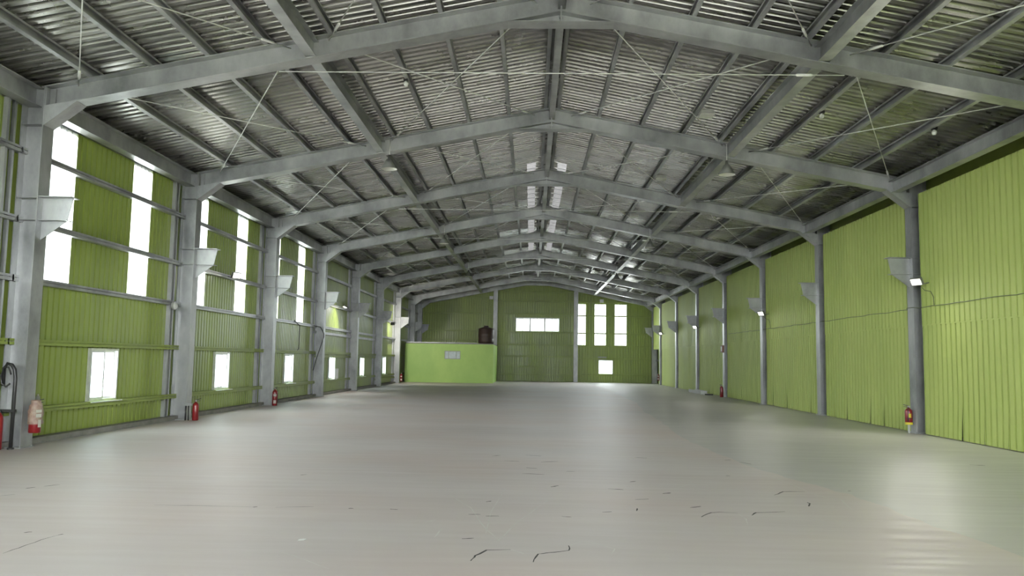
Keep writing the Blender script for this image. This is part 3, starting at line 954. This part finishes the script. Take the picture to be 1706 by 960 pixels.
# ------------------------------------------------------------------ fire extinguishers
def extinguisher(x, y, z, label, h=0.46, r=0.075, face=0.0, style='label', post=False):
    t = thing('fire_extinguisher', (x, y, z), label, 'extinguisher', 'fire extinguishers')
    MB().lathe([(0.0, z), (r * 0.92, z), (r, z + 0.012), (r, z + h * 0.80), (r * 0.86, z + h * 0.88), (r * 0.5, z + h * 0.945), (0.022, z + h * 0.965), (0.022, z + h)], (x, y, 0), 20).build('cylinder', 'red', t)
    v = MB().lathe([(0.0, z + h), (0.024, z + h), (0.024, z + h + 0.04), (0.0, z + h + 0.045)], (x, y, 0), 10).build('valve', 'brass', t)
    ca, sa = math.cos(face), math.sin(face)
    MB().obox((x - ca * 0.02, y - sa * 0.02, z + h + 0.03), (x + ca * 0.11, y + sa * 0.11, z + h + 0.065), (0, 0, 1), -0.01, 0.01, 0, 0.012).obox((x, y, z + h + 0.015), (x + ca * 0.10, y + sa * 0.10, z + h + 0.015), (0, 0, 1), -0.009, 0.009, 0, 0.01).build('handle', 'black', t)
    px, py = -sa, ca
    rr = r + 0.018
    MB().tube([(x, y, z + h + 0.02), (x + px * 0.06, y + py * 0.06, z + h + 0.02), (x + px * rr, y + py * rr, z + h * 0.9), (x + px * rr, y + py * rr, z + h * 0.5), (x + px * rr * 1.05, y + py * rr * 1.05, z + h * 0.2)], [0.009, 0.009, 0.009, 0.010, 0.014], 7).build('hose', 'black', t)
    f = math.atan2(-y, -x)
    if style == 'label':
        MB().lathe([(r + 0.0015, z + h * 0.58), (r + 0.0015, z + h * 0.72)], (x, y, 0), 10, f - 0.6, f + 0.6).build('label_plate', 'cream', t)
        MB().lathe([(r + 0.0015, z + h * 0.14), (r + 0.0015, z + h * 0.34)], (x, y, 0), 10, f - 0.55, f + 0.55).build('label_plate', 'cream', t)
    elif style == 'yellow':
        MB().lathe([(r + 0.002, z + 0.0), (r + 0.002, z + h * 0.14)], (x, y, 0), 14, f - 1.4, f + 1.4).build('base_band', 'yellow', t)
        MB().lathe([(r + 0.0015, z + h * 0.42), (r + 0.0015, z + h * 0.66)], (x, y, 0), 10, f - 0.2, f + 0.7).build('label_plate', 'yellow', t)
        MB().lathe([(r + 0.002, z + h * 0.36), (r + 0.002, z + h * 0.39)], (x, y, 0), 14, f - 1.4, f + 1.4).build('strap', 'black', t)
    elif style == 'bag':
        prof = []
        for k, q in enumerate((0.30, 0.38, 0.5, 0.62, 0.74, 0.84, 0.92, 1.0, 1.07, 1.12)):
            prof.append((r * (1.22 + 0.10 * math.sin(k * 2.3)) * (1.0 if q < 0.8 else (1.0 - (q - 0.8) * 1.35)), z + h * q))
        b = MB().lathe(prof + [(0.0, z + h * 1.13)], (x, y, 0), 22)
        b.v = [(vx + 0.008 * math.sin(vz * 60 + vx * 40), vy + 0.008 * math.cos(vz * 47), vz) for vx, vy, vz in b.v]
        c = b.build('dust_cover', 'bag', t)
        for q0, q1 in ((0.70, 0.80), (0.54, 0.66)):
            MB().lathe([(r * 1.36, z + h * q0), (r * 1.36, z + h * q1)], (x, y, 0), 8, f + 0.05, f + 0.75).build('label_plate', 'cream', c)
        MB().lathe([(r * 1.36, z + h * 0.20), (r * 1.36, z + h * 0.46)], (x, y, 0), 8, f + 0.35, f + 0.75).build('label_plate', 'cream', t)
    # bracket to the column or a floor stand
    if post:
        MB().box(x - 0.02, x + 0.02, y - 0.015, y + 0.015, 0, z + 0.01).build('stand', 'white', t)
    return t


extinguisher(XL + 0.125, fy(1) + 0.14, 0.24, 'red extinguisher in a dusty plastic cover hung on a column', 0.46, 0.088, 0.2, 'bag')
extinguisher(XL + 0.22, fy(2) + 0.02, 0.0, 'red extinguisher on the floor with a black pipe clamp beside it', 0.43, 0.07, 0.6, 'plain')
extinguisher(XL + 0.13, fy(3) + 0.05, 0.0, 'red extinguisher with two pale labels on the floor by a column', 0.50, 0.078, -0.6)
extinguisher(XL + 0.12, fy(7) + 0.12, 0.12, 'red extinguisher on the column next to the painted room', 0.46, 0.08, -0.4)
extinguisher(XR - 0.10, fy(2) + 0.18, 0.19, 'red extinguisher with yellow base band hung on a column', 0.38, 0.082, 2.6, 'yellow', True)
extinguisher(XR - 0.12, fy(5) + 0.05, 0.0, 'plain dark red extinguisher on the floor against the windowless wall', 0.50, 0.08, 2.2, 'plain')
extinguisher(XR - 0.10, fy(8) + 0.10, 0.30, 'red extinguisher hung on the column in the end wall corner', 0.44, 0.08, 2.4)

# black pipes and clamp around the first column
t = thing('hose_pipe_stand', (-8.1, fy(1) - 0.14, 0), 'black pipe stand with looped hose beside the covered extinguisher', 'pipe')
yb = fy(1) - 0.13
MB().tube([(-8.05, yb, 0.0), (-8.05, yb, 1.10), (-8.07, yb, 1.24), (-8.12, yb, 1.31), (-8.19, yb, 1.33), (-8.24, yb, 1.26), (-8.24, yb, 0.98)], 0.028, 10).build('pipe', 'black', t)
MB().tube([(-8.10, yb - 0.05, 1.02), (-8.16, yb - 0.05, 0.97), (-8.23, yb - 0.05, 1.02), (-8.25, yb - 0.05, 1.14), (-8.21, yb - 0.05, 1.26), (-8.14, yb - 0.05, 1.28), (-8.09, yb - 0.05, 1.16)], 0.014, 8).build('hose_loop', 'black', t)
MB().box(-8.26, -8.02, yb - 0.03, yb + 0.03, 0.58, 0.62).build('cross_bar', 'black', t)
MB().lathe([(0.05, 0), (0.05, 0.03), (0.0, 0.03)], (-8.05, yb, 0), 12).build('foot', 'black', t)
t = thing('fire_extinguisher', (-8.24, yb - 0.02, 0.04), 'narrow dark red cylinder standing under the looped black hose', 'extinguisher', 'fire extinguishers')
MB().lathe([(0.0, 0.0), (0.055, 0.0), (0.06, 0.02), (0.06, 0.46), (0.05, 0.52), (0.02, 0.555), (0.02, 0.58), (0.0, 0.58)], (-8.22, yb - 0.06, 0), 16).build('cylinder', 'red', t)
MB().lathe([(0.026, 0.57), (0.026, 0.61), (0.0, 0.62)], (-8.22, yb - 0.06, 0), 10).build('valve', 'black', t)
t = thing('pipe_clamp', (XL + 0.05, fy(2) + 0.1, 0), 'black and steel pipe clamp at the foot of a column', 'clamp')
xx, yy = XL + 0.03, fy(2) - 0.07
MB().tube([(xx, yy, 0.0), (xx, yy, 0.36)], 0.018, 8).build('pipe', 'black', t)
MB().tube([(xx + 0.07, yy, 0.0), (xx + 0.06, yy, 0.34)], 0.014, 8).build('pipe', 'black', t)
MB().box(xx - 0.03, xx + 0.14, yy - 0.03, yy + 0.03, 0.34, 0.40).build('clamp_head', 'galv', t)

# spray can on the girt, round lamp on the column edge
t = thing('spray_can', (-8.30, fy(1) + 0.95, 0.60), 'small grey spray can standing on a green girt', 'can')
MB().lathe([(0.0, 0.60), (0.034, 0.60), (0.035, 0.605), (0.035, 0.75), (0.026, 0.775), (0.016, 0.78)], (-8.345, fy(1) + 0.95, 0), 16).build('can_body', 'box', t)
MB().lathe([(0.014, 0.775), (0.014, 0.805), (0.0, 0.808)], (-8.345, fy(1) + 0.95, 0), 10).build('nozzle', 'cream', t)
t = thing('round_wall_lamp', (-8.22, fy(2) - 0.33, 2.64), 'small round white wall lamp beside a steel column', 'lamp')
MB().lathe([(0.0, 0.0), (0.10, 0.0), (0.10, 0.05), (0.0, 0.05)], (-8.27, fy(2) - 0.33, 2.64), 18, axis='X').build('housing', 'box', t)
MB().lathe([(0.09, 0.05), (0.07, 0.085), (0.03, 0.10), (0.0, 0.102)], (-8.27, fy(2) - 0.33, 2.64), 18, axis='X').build('lens', 'white', t)

# white board at the fourth window, paper scrap
t = thing('white_board', (-8.25, fy(4) + 3.75, 0.6), 'white framed board leaning in the fourth low window', 'board')
MB().box(-8.30, -8.28, fy(4) + 3.2, fy(4) + 3.78, 0.60, 1.02).build('board_face', 'white', t)
fb = MB()
for a, b, c, d in ((3.18, 3.80, 0.60, 0.63), (3.18, 3.80, 0.99, 1.03), (3.18, 3.21, 0.63, 0.99), (3.77, 3.80, 0.63, 0.99)):
    fb.box(-8.31, -8.265, fy(4) + a, fy(4) + b, c, d)
fb.build('frame', 'cream', t)
px, py = unproj_floor(503, 901)
t = MB().prism([(-0.03, -0.02), (0.02, -0.03), (0.035, 0.01), (0.0, 0.035), (-0.03, 0.02)], lambda u, v, q: (px + u, py + v, q + u * 0.1), 0.006, 0.009).build('paper_scrap', 'white')
tag(t, 'tiny white paper scrap lying on the concrete floor', 'scrap')

# steel tray on the floor by the windowless wall
t = thing('steel_tray', (8.55, 41.0, 0), 'grey steel channel tray lying along the windowless wall', 'tray')
MB().box(8.36, 8.70, 39.6, 42.5, 0.0, 0.012).build('tray_base', 'box', t)
MB().box(8.36, 8.372, 39.6, 42.5, 0.012, 0.16).build('tray_side', 'box', t)
MB().box(8.688, 8.70, 39.6, 42.5, 0.012, 0.16).build('tray_side', 'box', t)
MB().box(8.372, 8.688, 39.6, 39.612, 0.012, 0.16).build('end_plate', 'white', t)
t = thing('floor_plate', (8.6, 38.9, 0), 'white plate lying on the floor at the end of the steel tray', 'plate')
MB().box(8.34, 8.72, 38.5, 39.4, 0.0, 0.03).build('plate_body', 'white', t)
MB().box(8.34, 8.72, 38.44, 38.5, 0.0, 0.06).build('rim', 'black', t)

# ------------------------------------------------------------------ cables, boxes
def sag_path(x, ya, yb2, z, n, amp):
    return [(x + random.uniform(-0.006, 0.006), ya + (yb2 - ya) * k / n, z + random.uniform(-amp, amp)) for k in range(n + 1)]


t = MB().tube(sag_path(XWR - 0.012, 7.0, 18.4, 2.86, 34, 0.010) + [(XR - 0.012, 18.47, 2.87), (XR - 0.012, 18.78, 2.87)] + sag_path(XWR - 0.012, 18.9, 36.0, 2.84, 48, 0.014), 0.009, 5).build('wall_cable', 'wire')
tag(t, 'dark green cable running along the windowless wall', 'cable')
for i in (2, 4):
    y = fy(i) - 0.62
    t = MB().tube([(8.66, y - 0.02, 3.29), (8.72, y - 0.06, 3.20), (8.80, y - 0.16, 3.17), (8.85, y - 0.17, 3.05), (8.855, y - 0.18, 2.86)], 0.009, 5).build('lamp_lead', 'wire')
    tag(t, 'short cable dropping from the floodlight by the %s column to the wall cable' % ORD[10 - i], 'cable', 'floodlight leads')
y4 = fy(4)
t = MB().tube([(-8.27, y4 - 2.9, 2.78), (-8.27, y4 - 2.2, 2.62), (-8.27, y4 - 2.2, 1.80), (-8.27, y4 - 2.35, 1.75)], 0.014, 6).build('wall_cable', 'black')
tag(t, 'black cable hanging down the windowed wall above the third window', 'cable')
t = MB().tube([(-8.27, y4 - 0.35, 2.70), (-8.1, y4 - 0.02, 2.66), (XL + 0.02, y4 - 0.02, 2.42), (XL + 0.02, y4 + 0.02, 2.30), (-8.2, y4 - 0.02, 1.5), (-8.28, y4 - 0.2, 1.0)], 0.016, 6).build('wall_cable', 'black')
tag(t, 'black cable wrapped around the sixth column from the end wall', 'cable')
t = thing('alarm_box', (XR - 0.05, fy(5) + 0.15, 1.9), 'small rust red box on a column of the windowless wall', 'box')
yb = fy(5) + 0.18
MB().box(XR - 0.08, XR, yb - 0.16, yb + 0.16, 2.02, 2.34).build('housing', 'rust', t)
MB().box(XR - 0.088, XR - 0.08, yb - 0.11, yb + 0.11, 2.07, 2.29).build('cover', 'cream', t)
# small fittings under the purlins
for x, y, s, lab in ((3.62, fy(1) + 4.3, 0.16, 'grey junction box under a purlin in the eighth bay from end wall'), (3.62, fy(2) + 4.3, 0.16, 'grey junction box under a purlin in the seventh bay from end wall'),
                     (3.62, fy(3) + 4.3, 0.15, 'grey junction box under a purlin in the sixth bay from end wall')):
    t = thing('junction_box', (x, y, zb(x) + 0.28), lab, 'box', 'roof junction boxes')
    z = zb(x) + ZP
    MB().box(x - 0.06, x + 0.22, y - 0.14, y + 0.14, z - 0.08, z).build('housing', 'box', t)
    MB().box(x - 0.07, x + 0.23, y - 0.15, y + 0.15, z - 0.092, z - 0.08).build('cover', 'lamp_inner', t)
for x, y, lab in ((-2.53, fy(1) + 2.6, 'small bare bulb clipped under a purlin beside crossing rods'), (5.66, fy(1) + 3.0, 'small white bulb holder under a purlin of the windowless side'),
                  (7.69, fy(1) + 2.7, 'crumpled white clip on the last purlin above the windowless wall')):
    t = thing('purlin_fitting', (x, y, zb(x) + 0.25), lab, 'fitting', 'small purlin fittings')
    z = zb(x) + ZP
    MB().box(x - 0.02, x + 0.06, y - 0.05, y + 0.05, z - 0.03, z + 0.02).build('clip', 'black', t)
    MB().lathe([(0.02, z - 0.03), (0.045, z - 0.06), (0.05, z - 0.09), (0.03, z - 0.125), (0.0, z - 0.13)], (x + 0.02, y, 0), 12).build('bulb', 'white', t)
